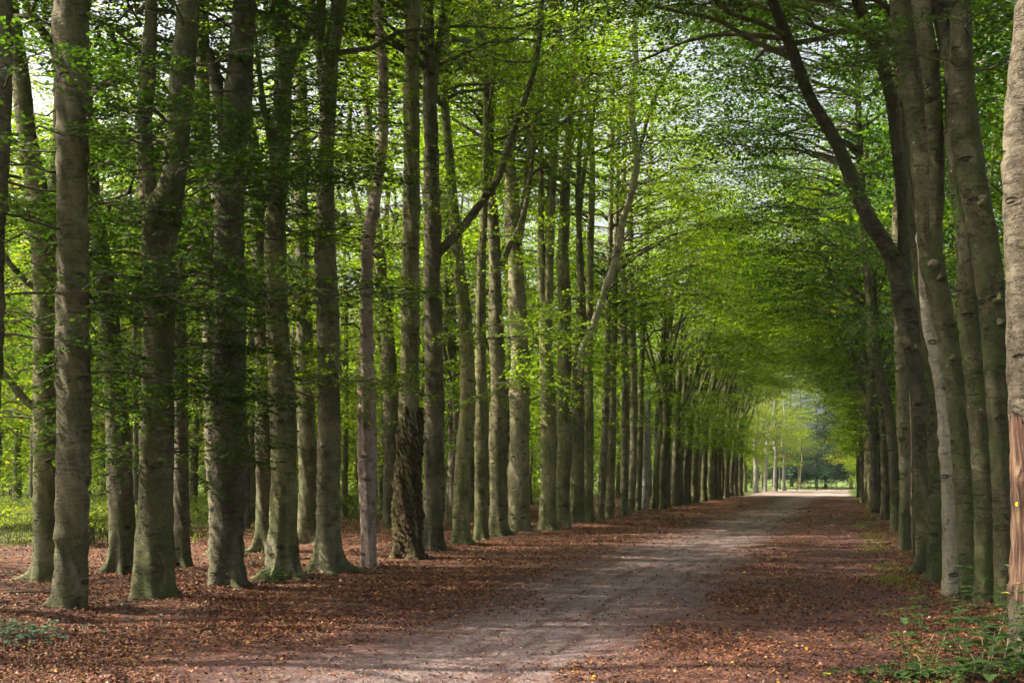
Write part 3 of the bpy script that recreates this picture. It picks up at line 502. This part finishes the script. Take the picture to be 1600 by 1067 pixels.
# ------------------------------------------------------------------ repeated trees
def proto(kind, mat, leafm, seed, hgt, r0, zc, nb, Lr, lean=0., road=0., tpl=SPB, rise=(.3,.9), zlow=None, nlow=0, dens=1., sc=1., conifer=False):
    rng=np.random.default_rng(seed); root=empty(kind,(0,0,0)); pts=[]; n=8
    for i in range(n):
        t=i/(n-1); pts.append([lean*hgt*t**1.8+rng.normal(0,.10)*(i>1),rng.normal(0,.12)*(i>1),-.2+t*hgt,r0*(1-.82*t)+.015])
    S=catmull(pts,.25); mb=MB(); v,q=tube(S[:,:3],S[:,3],12,disp_fn(seed,.35,4,.05,8)); mb.add(v,q)
    stems=[S]
    if not conifer:
        for _ in range(rng.integers(1,3)):
            i=int(len(S)*rng.uniform(.28,.5)); a=rng.normal(0,1.2); p=S[i,:3]; L=hgt*.5; out=[]
            for t in np.linspace(0,1,6): out.append([p[0]+math.cos(a)*L*.38*t**.9+rng.normal(0,.06)*(t>0),p[1]+math.sin(a)*L*.38*t**.9,p[2]+L*t,S[i,3]*.6*(1-.8*t)])
            s2=catmull(out,.3); v,q=tube(s2[:,:3],s2[:,3],8); mb.add(v,q); stems.append(s2)
    mb.build('trunk',[mat],root)
    cb=MB(); top=S[-1,2]
    for _ in range(nb):
        t=rng.random()**(.75 if road else 1); z=zc+(top-zc)*t; SS=stems[rng.integers(0,len(stems))] if not conifer else S
        if z>SS[-1,2] or z<SS[0,2]: SS=S
        i=min(np.searchsorted(SS[:,2],z),len(SS)-1); p=SS[i,:3]; az=rng.normal(0,.8) if rng.random()<road else rng.uniform(0,6.28)
        L=rng.uniform(*Lr)*(1.25 if (road and abs(az)<.9) else 1.)
        L*= (1-.85*t) if conifer else (1-.5*t**2)
        branch(cb,p,az,max(L,.6),rng.uniform(*rise),min(.045,SS[i,3]*.55),rng,tpl,dens,False,sc=sc)
    for _ in range(nlow):
        z=rng.uniform(*zlow); i=np.searchsorted(S[:,2],z); branch(cb,S[i,:3],rng.uniform(0,6.28),rng.uniform(.8,2.),.2,.015,rng,tpl,.8,False)
    cb.build('crown',[BKT,leafm],root); return root
def copy_thing(root, loc, rz, s, label, cat, group):
    r=root.copy(); C.objects.link(r); r.location=loc; r.rotation_euler=(0,0,rz); r.scale=(s,s,s)
    for ch in root.children:
        c=ch.copy(); C.objects.link(c); c.parent=r
    tag(r,label,cat,group); return r
USED=set()
def place(root, loc, rz, s, label, cat, group):
    if root.name not in USED:
        USED.add(root.name); root.location=loc; root.rotation_euler=(0,0,rz); root.scale=(s,s,s); return tag(root,label,cat,group)
    return copy_thing(root,loc,rz,s,label,cat,group)

rr=np.random.default_rng(3)
AV=[proto('beech_tree',BK if i%2 else BKS,LF,200+i,16.5,.19+.03*(i%3),6.4,27,(2.2,4.8),lean=.05+.035*(i%3),road=.5,zlow=(3.0,8.5),nlow=13) for i in range(6)]
s=depth(797)+.6; k=0
while s<112:
    u=-9.25+rr.normal(0,.25); X,Y=uv(u,s); place(AV[k%6],(X,Y,0),-TH+rr.normal(0,.3),rr.uniform(.9,1.08),'slim trunk packed among others in the far left row, beyond the snapped stump','tree','trees of the far left row'); k+=1
    s+=rr.uniform(1.5,2.1)
s=depth(799); 
while s<112:
    u=1.65+rr.normal(0,.22); X,Y=uv(u,s); place(AV[k%6],(X,Y,0),math.pi-TH+rr.normal(0,.3),rr.uniform(.9,1.08),'dark trunk merged into the wall of trees at the far end of the right row','tree','trees of the far right row'); k+=1
    s+=rr.uniform(1.6,2.4)
# second and third rows behind the left avenue row
INN=[proto('beech_tree',BKS,LF,230+i,15.5,.16+.03*i,5.0,17,(1.8,3.6),lean=.02*i,zlow=(2.5,5),nlow=4) for i in range(3)]
s=44
while s<108:
    for uu in (-12.8,-16.5):
        X,Y=uv(uu+rr.normal(0,.4),s+rr.normal(0,.5)); place(INN[k%3],(X,Y,0),rr.uniform(0,6.28),rr.uniform(.85,1.1),'thin trunk glimpsed behind the packed left row','tree','trees glimpsed behind the left row'); k+=1
    s+=4.4
s=24.
while s<46:
    for uu in (-12.9,-15.9,-18.6):
        X,Y=uv(uu+rr.normal(0,.35),s+rr.normal(0,.6)); px=800+X/Y*F
        if px>640: place(INN[k%3],(X,Y,0),rr.uniform(0,6.28),rr.uniform(.75,1.),'thin trunk glimpsed behind the packed left row','tree','trees glimpsed behind the left row'); k+=1
    s+=3.1
# sunny wood to the left
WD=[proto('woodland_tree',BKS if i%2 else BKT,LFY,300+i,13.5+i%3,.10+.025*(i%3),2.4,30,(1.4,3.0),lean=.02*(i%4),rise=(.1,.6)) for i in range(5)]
pts=[]
tries=0
while len(pts)<185 and tries<14000:
    tries+=1; Y=rr.uniform(31,130); px=rr.uniform(-140,1140); X=(px-800)/F*Y; u=u_of(X,Y)
    if u>-18.5 or (X/Y)<-.55: continue
    if all((X-a)**2+(Y-b)**2>(2.1+.011*Y)**2 for a,b in pts): pts.append((X,Y))
for X,Y in pts: place(WD[k%5],(X,Y,0),rr.uniform(0,6.28),rr.uniform(.85,1.15),'thin-stemmed tree of the sunny wood left of the avenue','tree','trees of the sunny wood'); k+=1
# wood on the right, behind the right row
pts=[]; tries=0
while len(pts)<34 and tries<5000:
    tries+=1; Y=rr.uniform(17,100); px=rr.uniform(1380,1760); X=(px-800)/F*Y; u=u_of(X,Y)
    if u<3.6: continue
    if all((X-a)**2+(Y-b)**2>9 for a,b in pts): pts.append((X,Y))
for X,Y in pts: place(INN[k%3],(X,Y,0),rr.uniform(0,6.28),rr.uniform(.85,1.1),'shaded tree of the wood behind the right row','tree','trees of the right wood'); k+=1
# end of the avenue: sunlit pale trunks left of the road, autumn-tinted and blue-green trees beyond
PL=proto('pale_tree',BKW,LFY,400,15,.22,4.0,46,(2,4.2),lean=.02)
SH=proto('verge_shrub',BKS,LF,405,5.5,.08,.5,34,(1.2,2.2),rise=(.0,.6))
AU=[proto('autumn_tree',BKS,LFA if i else LFY,410+i,15,.2,3.2,44,(2.,3.8),rise=(-.2,.5)) for i in range(2)]
CN=[proto('conifer_tree',BKS,LFB,420+i,19,.22,1.6,80,(3.0,4.2),rise=(-.25,.05),conifer=True,flat_=0) if False else proto('conifer_tree',BKS,LFB,420+i,19,.22,1.6,80,(3.0,4.2),rise=(-.3,.0),conifer=True,sc=1.7) for i in range(2)]
for n,(px,py,lab) in enumerate([(1181,770,'first pale sunlit trunk past the dark left row'),(1196,768.4,'second pale sunlit trunk past the dark left row'),(1211,767.3,'whitish trunk at the left verge of the sunlit crossing'),(1225,766.3,'last whitish trunk before the road crossing')]):
    D=depth(py); p=at(px,py,D); place(PL,(p[0],p[1],0),n*1.3,[1.15,.95,1.,.9][n],lab,'tree','pale trunks past the left row')
for n,(u,s_) in enumerate([(-10.8,119),(-10.2,133),(2.4,117),(-12,128),(-15,136),(-13,146),(4.5,120),(5,131),(6.5,142),(-10,158),(2.5,160),(7,152),(-18,150)]):
    X,Y=uv(u,s_); place(AU[(n%3)!=0],(X,Y,0),n*1.7,1.,'yellow-tinged tree around the sunlit crossing at the end of the road','tree','autumn trees at the end of the road')
for n,(u,s_) in enumerate([(2.2,122),(2.6,130),(3.2,139),(3.0,148),(-10.5,149),(-12,140)]):
    X,Y=uv(u,s_); place(SH,(X,Y,0),n*1.7,[1,.8,1.1,.9,.8,1][n],'round green shrub on the verge of the sunlit crossing','shrub','shrubs by the sunlit crossing')
for n,(u,s_) in enumerate([(-8.2,166),(-5.6,169),(2.6,166),(5.2,164),(-10.4,163),(7.5,168)]):
    X,Y=uv(u,s_); place(WD[n%5],(X,Y,0),n*1.7,1.,'light green tree standing in front of the far conifers','tree','light trees before the conifers')
for n,(u,s_) in enumerate([(-6,176),(-2.5,182),(1,174),(4.5,180),(-9.5,184),(8,178),(-13,182),(-4,192),(3,194),(12,186),(-18,186),(-24,180),(17,176)]):
    X,Y=uv(u,s_); place(CN[n%2],(X,Y,0),n*1.1,1.,'blue-green conifer closing the view past the road end','tree','conifers closing the view')
for n in range(16):
    X,Y=uv(-44+n*6.5+rr.normal(0,1.5),205+rr.uniform(-4,14)); place(AU[0],(X,Y,0),n*2.1,1.4,'tall tree in the backdrop behind the conifers','tree','backdrop trees')
# unseen trees added beside and behind the camera to shade the near avenue
for n,(X,Y) in enumerate([(-9.5,7),(-11,11.5),(-14,14.5),(-13,8),(-15.5,19),(-18.5,23),(-9.5,2.5),(-13,3),(-19,17),(-8,-3),(3,-6),(7.5,3),(9.5,8.5),(-4,-7)]):
    place(INN[k%3],(X,Y,0),n*1.9,1.,'unseen beech added beside the viewpoint to shade the near avenue','tree','unseen shade trees beside the viewpoint'); k+=1
# far-off leaf mass of the woods: undergrowth and crowns that read as one
def mass(name,label,n,fn,scale,mat,seed):
    rng=np.random.default_rng(seed); P=[]
    while len(P)<n:
        X,Y,Z=fn(rng)
        c=math.sin(X*.55+Y*.13)+math.sin(Y*.31-X*.2+Z*.5)+math.sin(Z*.9+X*.35)+.6*math.sin(X*1.3+Z*1.7)
        if c+rng.normal(0,.7)>-.35: P.append((X,Y,Z))
    n=len(P); mb=MB(); add_sprays(mb,P,rng.uniform(0,6.28,n),rng.normal(0,.35,n),scale*rng.uniform(.6,1.3,n),SPB,rng,0,False)
    tag(mb.build(name,[mat]),label,'foliage',None,'stuff')
def left_far(rng):
    while True:
        Y=rng.uniform(88,150); X=(rng.uniform(-200,1180)-800)/F*Y
        if u_of(X,Y)<-19: return X,Y,14*rng.random()**1.2
def left_mid(rng):
    while True:
        Y=rng.uniform(42,90); X=(rng.uniform(-150,1150)-800)/F*Y
        Z=1.0+15*rng.random()
        if u_of(X,Y)<-18.5-max(0,Z-4)*1.1: return X,Y,Z
def right_mid(rng):
    while True:
        Y=rng.uniform(24,110); X=(rng.uniform(1320,1700)-800)/F*Y; u=u_of(X,Y)
        if u<16:
            Z=.3+19*rng.random()**.9
            if u>4.2 or (u>-.6 and Z>11.5 and Y>34) or (u>1.2 and Z>9): return X,Y,Z
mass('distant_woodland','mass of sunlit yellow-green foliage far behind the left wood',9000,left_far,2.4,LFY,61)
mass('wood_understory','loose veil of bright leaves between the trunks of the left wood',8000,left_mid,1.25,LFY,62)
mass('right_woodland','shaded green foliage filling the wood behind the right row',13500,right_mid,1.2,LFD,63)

# ------------------------------------------------------------------ ground
def grid(xs,ys,zoff,name,label):
    Xg,Yg=np.meshgrid(xs,ys); Z=gh(Xg,Yg)+zoff; V=np.stack([Xg,Yg,Z],-1).reshape(-1,3); nx=len(xs); ny=len(ys)
    i=np.arange(ny-1)[:,None]*nx; j=np.arange(nx-1)[None,:]; Q=np.stack([i+j,i+j+1,i+nx+j+1,i+nx+j],-1).reshape(-1,4)
    mb=MB(); mb.add(V,Q); o=mb.build(name,[GM]); tag(o,label,None,None,'structure'); return o
xs=np.concatenate([np.linspace(-600,-40,30,endpoint=False),np.linspace(-40,-14,52,endpoint=False),np.linspace(-14,14,250,endpoint=False),np.linspace(14,60,70,endpoint=False),np.linspace(60,600,30)])
ys=np.concatenate([np.linspace(-60,6,20,endpoint=False),np.linspace(6,30,220,endpoint=False),np.linspace(30,60,110,endpoint=False),np.linspace(60,160,90,endpoint=False),np.linspace(160,900,40)])
grid(xs,ys,0,'forest_floor','reddish leaf-covered woodland floor')
def strip():
    us=np.linspace(-6.6,1.0,40); ss=np.concatenate([np.linspace(-20,6,14,endpoint=False),np.linspace(6,40,230,endpoint=False),np.linspace(40,110,140,endpoint=False),np.linspace(110,172,40)])
    U,S_=np.meshgrid(us,ss); X=S_*DX+U*DY; Y=S_*DY-U*DX; Z=gh(X,Y)+.006; V=np.stack([X,Y,Z],-1).reshape(-1,3); nx=len(us); ny=len(ss)
    i=np.arange(ny-1)[:,None]*nx; j=np.arange(nx-1)[None,:]; Q=np.stack([i+j,i+j+1,i+nx+j+1,i+nx+j],-1).reshape(-1,4)
    mb=MB(); mb.add(V,Q); tag(mb.build('gravel_road',[GM]),'pinkish gravel road with a pale worn track, running straight to the far light',None,None,'structure')
strip()

# fallen leaves
def litter():
    rng=np.random.default_rng(8); mb=MB()
    for y0,y1,n,sz in ((9,14,115000,.036),(14,22,115000,.044),(22,42,85000,.055),(42,85,50000,.09)):
        Y=rng.uniform(y0,y1,n); X=rng.uniform(-1,1,n)*(.42*Y+3); u=X*DY-Y*DX; s=X*DX+Y*DY
        wob=.5*np.sin(s*.7)+.35*np.sin(s*1.9+1)+.3*np.sin(s*.31)
        uu=u+wob*.6; p=np.ones(n); p=np.where((uu>-5.2)&(uu<-4.4),.45,p); p=np.where((uu>=-4.4)&(uu<-2.0),.09,p); p=np.where((uu>=-2.)&(uu<-.8),.55,p); p=np.where((uu>=-.8)&(uu<.45),.42,p)
        patch=np.sin(X*1.7+Y*.9)+np.sin(X*.8-Y*1.3+2)+np.sin(3.1*X+1.2*Y); p=p*np.clip(.65+.22*patch,.15,1)
        k=rng.random(n)<p; X,Y=X[k],Y[k]; n=len(X)
        Z=gh(X,Y)+rng.uniform(.006,.022,n); a=rng.uniform(0,6.28,n); t=rng.normal(0,.30,n); L=sz*rng.uniform(.6,1.3,n); W=L*rng.uniform(.28,.42,n)
        d=np.stack([np.cos(a)*np.cos(t),np.sin(a)*np.cos(t),np.sin(t)],-1); sd=np.stack([-np.sin(a),np.cos(a),rng.normal(0,.35,n)],-1)
        c=np.stack([X,Y,Z],-1); up=np.array([0,0,1.])*(rng.uniform(-.1,.3,n)*L)[:,None]
        V=np.stack([c-d*(L/2)[:,None],c+sd*W[:,None]+up,c+d*(L/2)[:,None],c-sd*W[:,None]+up],1); mb.add(V.reshape(-1,3),np.arange(n*4).reshape(-1,4),0,False)
    tag(mb.build('fallen_leaves',[LIT]),'brown and orange fallen leaves strewn over floor and road','leaf litter',None,'stuff')
litter()
def pebbles():
    rng=np.random.default_rng(55); n=5200; s_=9+31*rng.random(n)**1.5; u=rng.normal(-3.2,1.0,n); X=s_*DX+u*DY; Y=s_*DY-u*DX; Z=gh(X,Y)+.008; r=.005+.010*rng.random(n)**3
    th=np.linspace(0,2*math.pi,6,endpoint=False); ring=np.stack([np.cos(th),np.sin(th),0*th-.3],-1); top=np.stack([.6*np.cos(th),.6*np.sin(th),0*th+.5],-1); T=np.vstack([ring,top])
    j=rng.normal(1,.18,(n,12,3)); V=np.stack([X,Y,Z],-1)[:,None,:]+T[None]*j*r[:,None,None]
    q=np.array([[i,(i+1)%6,6+(i+1)%6,6+i] for i in range(6)]+[[6,7,8,9],[6,9,10,11]]); Q=(q[None]+(np.arange(n)*12)[:,None,None]).reshape(-1,4)
    pm,pn=nodes('pebble'); g=N(pn); ge=g.n('ShaderNodeNewGeometry'); g.out(g.ramp(ge.outputs['Random Per Island'],[(0,(.09,.065,.06)),(.6,(.20,.16,.15)),(1,(.34,.29,.275))]),.8)
    mb=MB(); mb.add(V.reshape(-1,3),Q,0,False); tag(mb.build('pebbles',[pm]),'small grey stones of the gravel track','gravel',None,'stuff')
pebbles()

# grass, bracken and undergrowth
def blades(name,label,P,hgt,wid,mat,cat='grass',seed=4):
    rng=np.random.default_rng(seed); P=np.asarray(P); n=len(P); a=rng.uniform(0,6.28,n); h=hgt*rng.uniform(.5,1.25,n); ln=rng.uniform(.1,.7,n)*h
    side=np.stack([-np.sin(a),np.cos(a),0*a],-1)*(wid*rng.uniform(.6,1.2,n))[:,None]; out=np.stack([np.cos(a),np.sin(a),0*a],-1)
    m=P+out*(ln*.35)[:,None]+np.array([0,0,1])*(h*.6)[:,None]; t=P+out*ln[:,None]+np.array([0,0,1])*h[:,None]
    V=np.stack([P-side,P+side,m+side*.7,m-side*.7, m-side*.7,m+side*.7,t+side*.08,t-side*.08],1); mb=MB(); mb.add(V.reshape(-1,3),np.arange(n*8).reshape(-1,4),0,False)
    tag(mb.build(name,[mat]),label,cat,None,'stuff')
rg=np.random.default_rng(21)
G=[]
for cx,cy,n,r in ((.75,20,700,.45),(.8,23,350,.5),(.7,28.5,500,.5),(.75,35,500,.6),(.8,44,600,.8),(.9,57,500,1.),(.9,75,500,1.4),(.6,100,600,2.)):
    for _ in range(n):
        u=cx+rg.normal(0,r*.35); s=cy+rg.normal(0,r*1.6); X,Y=uv(u,s); G.append((X,Y,0))
G=np.array(G); G[:,2]=gh(G[:,0],G[:,1]); blades('verge_grass','short green tufts of grass along the right verge',G,.055,.004,GRM)
G=[]
while len(G)<26000:
    Y=rg.uniform(30,80); X=(rg.uniform(-120,1150)-800)/F*Y; u=u_of(X,Y)
    if u<-17.8+1.5*math.sin(Y*.6)+math.sin(Y*1.7+X)+rg.normal(0,1.2): G.append((X,Y,0))
G=np.array(G); blades('meadow_grass','bright green grass and low growth under the sunny left wood',G,.12,.012,GRM,seed=5)
def bracken(u,s_,n,spread,label,name='bracken'):
    X,Y=uv(u,s_); root=MB(); rng=np.random.default_rng(int(abs(u*31+s_*17)))
    for _ in range(n):
        p=np.array([rng.normal(0,spread),rng.normal(0,spread),0.]); a=rng.uniform(0,6.28); L=rng.uniform(.6,1.2)
        q=[p+np.array([math.cos(a)*L*.5*t**1.5,math.sin(a)*L*.5*t**1.5,L*.85*math.sin(t*1.5)]) for t in np.linspace(0,1,5)]
        v,qq=tube(q,[.008]*5,3); root.add(v,qq,0); add_sprays(root,[q[2],q[3],q[4]],[a+rng.normal(0,.5),a+1,a-.8],[.3,.1,-.2],[.8,.8,.7],SPR,rng)
    tag(root.build(name,[BKT,FERN],None,(X,Y,0)),label,'plant','bracken in the left wood')
nb=0
for _ in range(200):
    Y=rg.uniform(30,48); X=(rg.uniform(-60,240)-800)/F*Y; 
    if u_of(X,Y)<-17.5 and nb<26: bracken(u_of(X,Y),X*DX+Y*DY,22,.55,'yellow-green bracken clump in the sunny clearing at far left'); nb+=1
nb=0
for _ in range(400):
    Y=rg.uniform(40,85); X=(rg.uniform(240,1000)-800)/F*Y
    if u_of(X,Y)<-18 and nb<34: bracken(u_of(X,Y),X*DX+Y*DY,11,.6,'low green bush glimpsed between trunks in the left wood','bush'); nb+=1
    
# leafy plants bottom right, bottom left, fern at a foot
def leaf_blade(mb,p,a,tilt,L,W,mi=1):
    """pointed leaf of eight facets with a folded midrib"""
    d=np.array([math.cos(a)*math.cos(tilt),math.sin(a)*math.cos(tilt),math.sin(tilt)]); s=np.array([-math.sin(a),math.cos(a),0]); n=np.cross(d,s)
    c=[];l=[];r=[]
    for t,w in ((0,.12),(.22,.85),(.5,1.),(.78,.55),(1.,.03)):
        m=p+d*L*t-np.array([0,0,1])*.25*L*t*t; c.append(m); l.append(m+s*W*w+n*W*.28*w); r.append(m-s*W*w+n*W*.28*w)
    V=c+l+r; Q=[]
    for i in range(4): Q+= [[i,i+1,6+i,5+i],[10+i,11+i,i+1,i]]
    mb.add(V,Q,mi,True)
def nettle(px,py,hgt,label,seed,top=None):
    hgt*=1.45
    rng=np.random.default_rng(seed); D=depth(py); p=at(px,py,D); X,Y=p[0],p[1]; z0=float(gh(X,Y)); st=lf=MB()
    lean=rng.normal(0,.12,2); n=max(4,int(hgt/.075)); P=[np.array([lean[0]*t**1.5*hgt*1.5,lean[1]*t**1.5*hgt*1.5,t*hgt-.02*(t==0)]) for t in np.linspace(0,1,n)]
    v,q=tube(P,np.linspace(.0045,.002,n),5); st.add(v,q,0); a=rng.uniform(0,6.28)
    for i in range(1,n):
        t=i/(n-1); L=.165*(1.1-.6*t)*rng.uniform(.8,1.15)*(.6+.4*min(1,hgt/.5)); a+=math.pi/2+rng.normal(0,.2)
        for s in (0,math.pi):
            if rng.random()<.92: leaf_blade(lf,P[i],a+s,rng.uniform(.0,.5),L*1.15,L*.34,1)
    tag(st.build('leafy_plant',[BKT,LFN],None,(X,Y,z0)),label,'plant','leafy weeds at the bottom right')
spec=[(1440,1003,.42,'upright weed rising alone at the left of the corner patch'),(1408,1010,.25,'short dark weed left of the upright one'),(1480,1008,.30,'mid-height weed below the pale slim trunk'),(1515,1000,.34,'weed with rounded leaves below the two-stemmed beech'),(1545,1030,.62,'tallest weed in front of the reddish torn trunk'),(1562,1022,.5,'weed crowding the tallest one on its right'),(1585,1026,.55,'dense weed at the right edge of the view'),(1598,1045,.5,'weed half cut off by the right edge'),(1570,1052,.34,'yellowing weed low at the right edge'),(1532,1050,.28,'broad-leaved weed among dry stalks'),(1500,1050,.22,'small weed among dry stalks'),(1460,1030,.22,'small weed left of the dry stalks'),(1420,1033,.16,'seedling weed at the road side of the patch'),(1590,1063,.42,'weed in the very bottom right corner'),(1555,1064,.3,'weed on the bottom edge left of the corner')]
for i,(px,py,h_,lab) in enumerate(spec): nettle(px,py,h_,lab,600+i)
rw=np.random.default_rng(77)
for i in range(30):
    px=rw.uniform(1475,1640); py=rw.uniform(1000,1075); nettle(px,py,rw.uniform(.15,.42)*(1.25 if px>1540 else .8),'leafy weed lost in the thick of the bottom-right corner patch',700+i)
def cluster(px,py,n,sx,sy,size,label,name,mat,seed,hh=.10,cat='plant',group=None):
    loose=name in('ground_ivy','bramble')
    rng=np.random.default_rng(seed); D=depth(py); p=at(px,py,D); root=MB()
    for _ in range(n):
        x=rng.normal(0,sx); y=rng.normal(0,sy); z=gh(p[0]+x,p[1]+y); h=hh*rng.uniform(.2,1.3); a=rng.uniform(0,6.28); q=np.array([x,y,z]); e=q+np.array([math.cos(a)*h*.4,math.sin(a)*h*.4,h]); q=q if loose else np.array([0,0,float(gh(p[0],p[1]))])
        v,qq=tube([q,(q+e)/2,e],[.003,.003,.002],3); root.add(v,qq,0)
        for k in range(3): leaf_blade(root,e,a+(k-1)*1.3+rng.normal(0,.2),rng.uniform(-.1,.4),size*rng.uniform(.7,1.2),size*.36,1)
    tag(root.build(name,[BKT,mat],None,(p[0],p[1],0)),label,cat,group,'stuff' if loose else None)
cluster(1400,1058,60,.34,.24,.07,'low leafy patch on the bottom edge at the right verge','ground_ivy',LFN,1,.08)
cluster(1480,1064,45,.35,.2,.075,'low leafy patch on the bottom edge below the dry stalks','ground_ivy',LFN,2,.09)
cluster(1425,1012,40,.25,.3,.05,'fine-leaved low growth in the middle of the corner patch','ground_ivy',LFN,3,.07)
cluster(1560,1058,45,.35,.3,.08,'leafy ground cover beneath the tall corner weeds','ground_ivy',LFN,4,.12)
cluster(18,1000,150,.30,.42,.055,'bluish-green bramble patch at the left edge of the ground','bramble',LFG,5,.12)
cluster(190,955,14,.12,.10,.05,'tiny sprig in the leaves between the two left trunks','seedling',LFG,6,.08)
cluster(430,912,70,.16,.12,.06,'small green fern at the foot of the fourth front-row trunk','fern',LFN,7,.16)
cluster(398,888,30,.12,.15,.05,'small sapling sprig left of the fern','seedling',LFN,8,.3)
# dry stalks
dm,dn=nodes('dry_straw'); N(dn).out((.42,.31,.20),.8)
rng=np.random.default_rng(31)
for i in range(26):
    px=rng.uniform(1425,1590); py=rng.uniform(1005,1062); D=depth(py); p=at(px,py,D); z=float(gh(p[0],p[1])); L=rng.uniform(.12,.4); a=rng.uniform(0,6.28); el=rng.uniform(.1,1.2)
    e=np.array([math.cos(a)*math.cos(el)*L,math.sin(a)*math.cos(el)*L,math.sin(el)*L]); kx=e*.55+np.array([.02,0,.03])
    mb=MB(); v,q=tube(catmull([[0,0,-.01],kx,e],.05),np.full(len(catmull([[0,0,-.01],kx,e],.05)),.0028),5); mb.add(v,q)
    tag(mb.build('dry_stalk',[dm],None,(p[0],p[1],z)),'broken straw-coloured stalk in the weeds at bottom right','stalk','dry stalks in the weeds')
# fallen twigs on the leaves
for i,(px,py,L,a,lab) in enumerate([(20,935,1.2,.15,'long thin twig lying left of the thick first trunk'),(60,946,.9,.05,'dark stick in front of the mossy root'),(318,990,.3,.9,'short pale twig on the leaves below the stout trunk'),(480,906,.25,.2,'dark lump of wood by the foot of the spreading roots')]):
    D=depth(py); p=at(px,py,D); z=float(gh(p[0],p[1]))+.012; e=np.array([math.cos(a)*L,math.sin(a)*L,.02]); P=catmull([-e/2,e*.1+np.array([0,.04,.02]),e/2],.06)
    mb=MB(); v,q=tube(P,np.full(len(P),.012 if i!=3 else .045),7,disp_fn(900+i,0,0,.2,1)); mb.add(v,q); tag(mb.build('fallen_twig',[BKT],None,(p[0],p[1],z)),lab,'twig','fallen twigs')
# barrier at the far end
gx=empty('field_gate',(0,0,0)); X,Y=uv(-3.2,154); gx.location=(X,Y,0); tag(gx,'low wooden barrier across the far end of the road','gate')
def beam(name,a,b,r):
    mb=MB(); v,q=tube(catmull([a,(np.array(a)+np.array(b))/2,b],.3),np.full(len(catmull([a,(np.array(a)+np.array(b))/2,b],.3)),r),8,disp_fn(5,0,0,.05,2)); mb.add(v,q); return mb.build(name,[BKS],gx)
for t in (-2.4,0,2.4): beam('post',(t,0,-.1),(t,0,1.0),.07)
for z in (.45,.85): beam('rail',(-2.5,-.09,z),(2.5,-.09,z),.05)

hz,hn=nodes('air'); vo=hn.nodes.new('ShaderNodeVolumePrincipled'); vo.inputs['Density'].default_value=.00016; vo.inputs['Color'].default_value=(.86,.93,1,1); ho=hn.nodes.new('ShaderNodeOutputMaterial'); hn.links.new(vo.outputs[0],ho.inputs['Volume'])
V=[(x,y,z) for z in (-1.3,34) for x,y in ((-130,-25),(150,-25),(150,250),(-130,250))]; mb=MB(); mb.add(V,[[0,3,2,1],[4,5,6,7],[0,1,5,4],[1,2,6,5],[2,3,7,6],[3,0,4,7]],0,False)
tag(mb.build('haze',[hz]),'faint pale haze in the air of the avenue','haze',None,'stuff')
# ------------------------------------------------------------------ light, sky, camera
EL,AZ=math.radians(42),math.atan2(-.99,.10)      # azimuth clockwise from +Y
w=bpy.data.worlds.new('World'); bpy.context.scene.world=w; w.use_nodes=True; nt=w.node_tree; nt.nodes.clear()
sky=nt.nodes.new('ShaderNodeTexSky'); sky.sky_type='NISHITA'; sky.sun_disc=False; sky.sun_elevation=EL; sky.sun_rotation=AZ%(2*math.pi); sky.air_density=.8; sky.dust_density=6
bg=nt.nodes.new('ShaderNodeBackground'); bg.inputs[1].default_value=.12; hs=nt.nodes.new('ShaderNodeHueSaturation'); hs.inputs['Saturation'].default_value=.45; hs.inputs['Value'].default_value=1.1; ow=nt.nodes.new('ShaderNodeOutputWorld'); nt.links.new(sky.outputs[0],hs.inputs['Color']); nt.links.new(hs.outputs[0],bg.inputs[0]); nt.links.new(bg.outputs[0],ow.inputs[0])
sd=bpy.data.lights.new('sun','SUN'); sd.energy=5.0; sd.angle=math.radians(.53); sd.color=(1,.91,.74); so=bpy.data.objects.new('sun',sd); C.objects.link(so)
from mathutils import Vector
sv=Vector((math.sin(AZ)*math.cos(EL),math.cos(AZ)*math.cos(EL),math.sin(EL))); so.rotation_euler=sv.to_track_quat('Z','Y').to_euler(); so.location=(0,0,40)
cd=bpy.data.cameras.new('camera'); cam=bpy.data.objects.new('camera',cd); C.objects.link(cam); cam.location=(0,0,H); cam.rotation_euler=(math.pi/2,0,0)
cd.sensor_width=36; cd.lens=F/1600*36; cd.shift_y=(HOR-533.5)/1600; cd.clip_end=3000; cd.clip_start=.1
cd.dof.use_dof=True; cd.dof.focus_distance=17; cd.dof.aperture_fstop=5.6
sc=bpy.context.scene; sc.camera=cam
sc.view_settings.view_transform='Standard'; sc.view_settings.look='None'; sc.view_settings.exposure=1.6; sc.view_settings.gamma=1; sc.view_settings.use_white_balance=True; sc.view_settings.white_balance_temperature=6900
sc.cycles.use_adaptive_sampling=True; sc.cycles.adaptive_threshold=.03; sc.cycles.max_bounces=5; sc.cycles.diffuse_bounces=4; sc.cycles.transmission_bounces=3; sc.cycles.glossy_bounces=2; sc.cycles.use_denoising=True; sc.cycles.caustics_reflective=False; sc.cycles.caustics_refractive=False
sc.cycles.sample_clamp_indirect=6
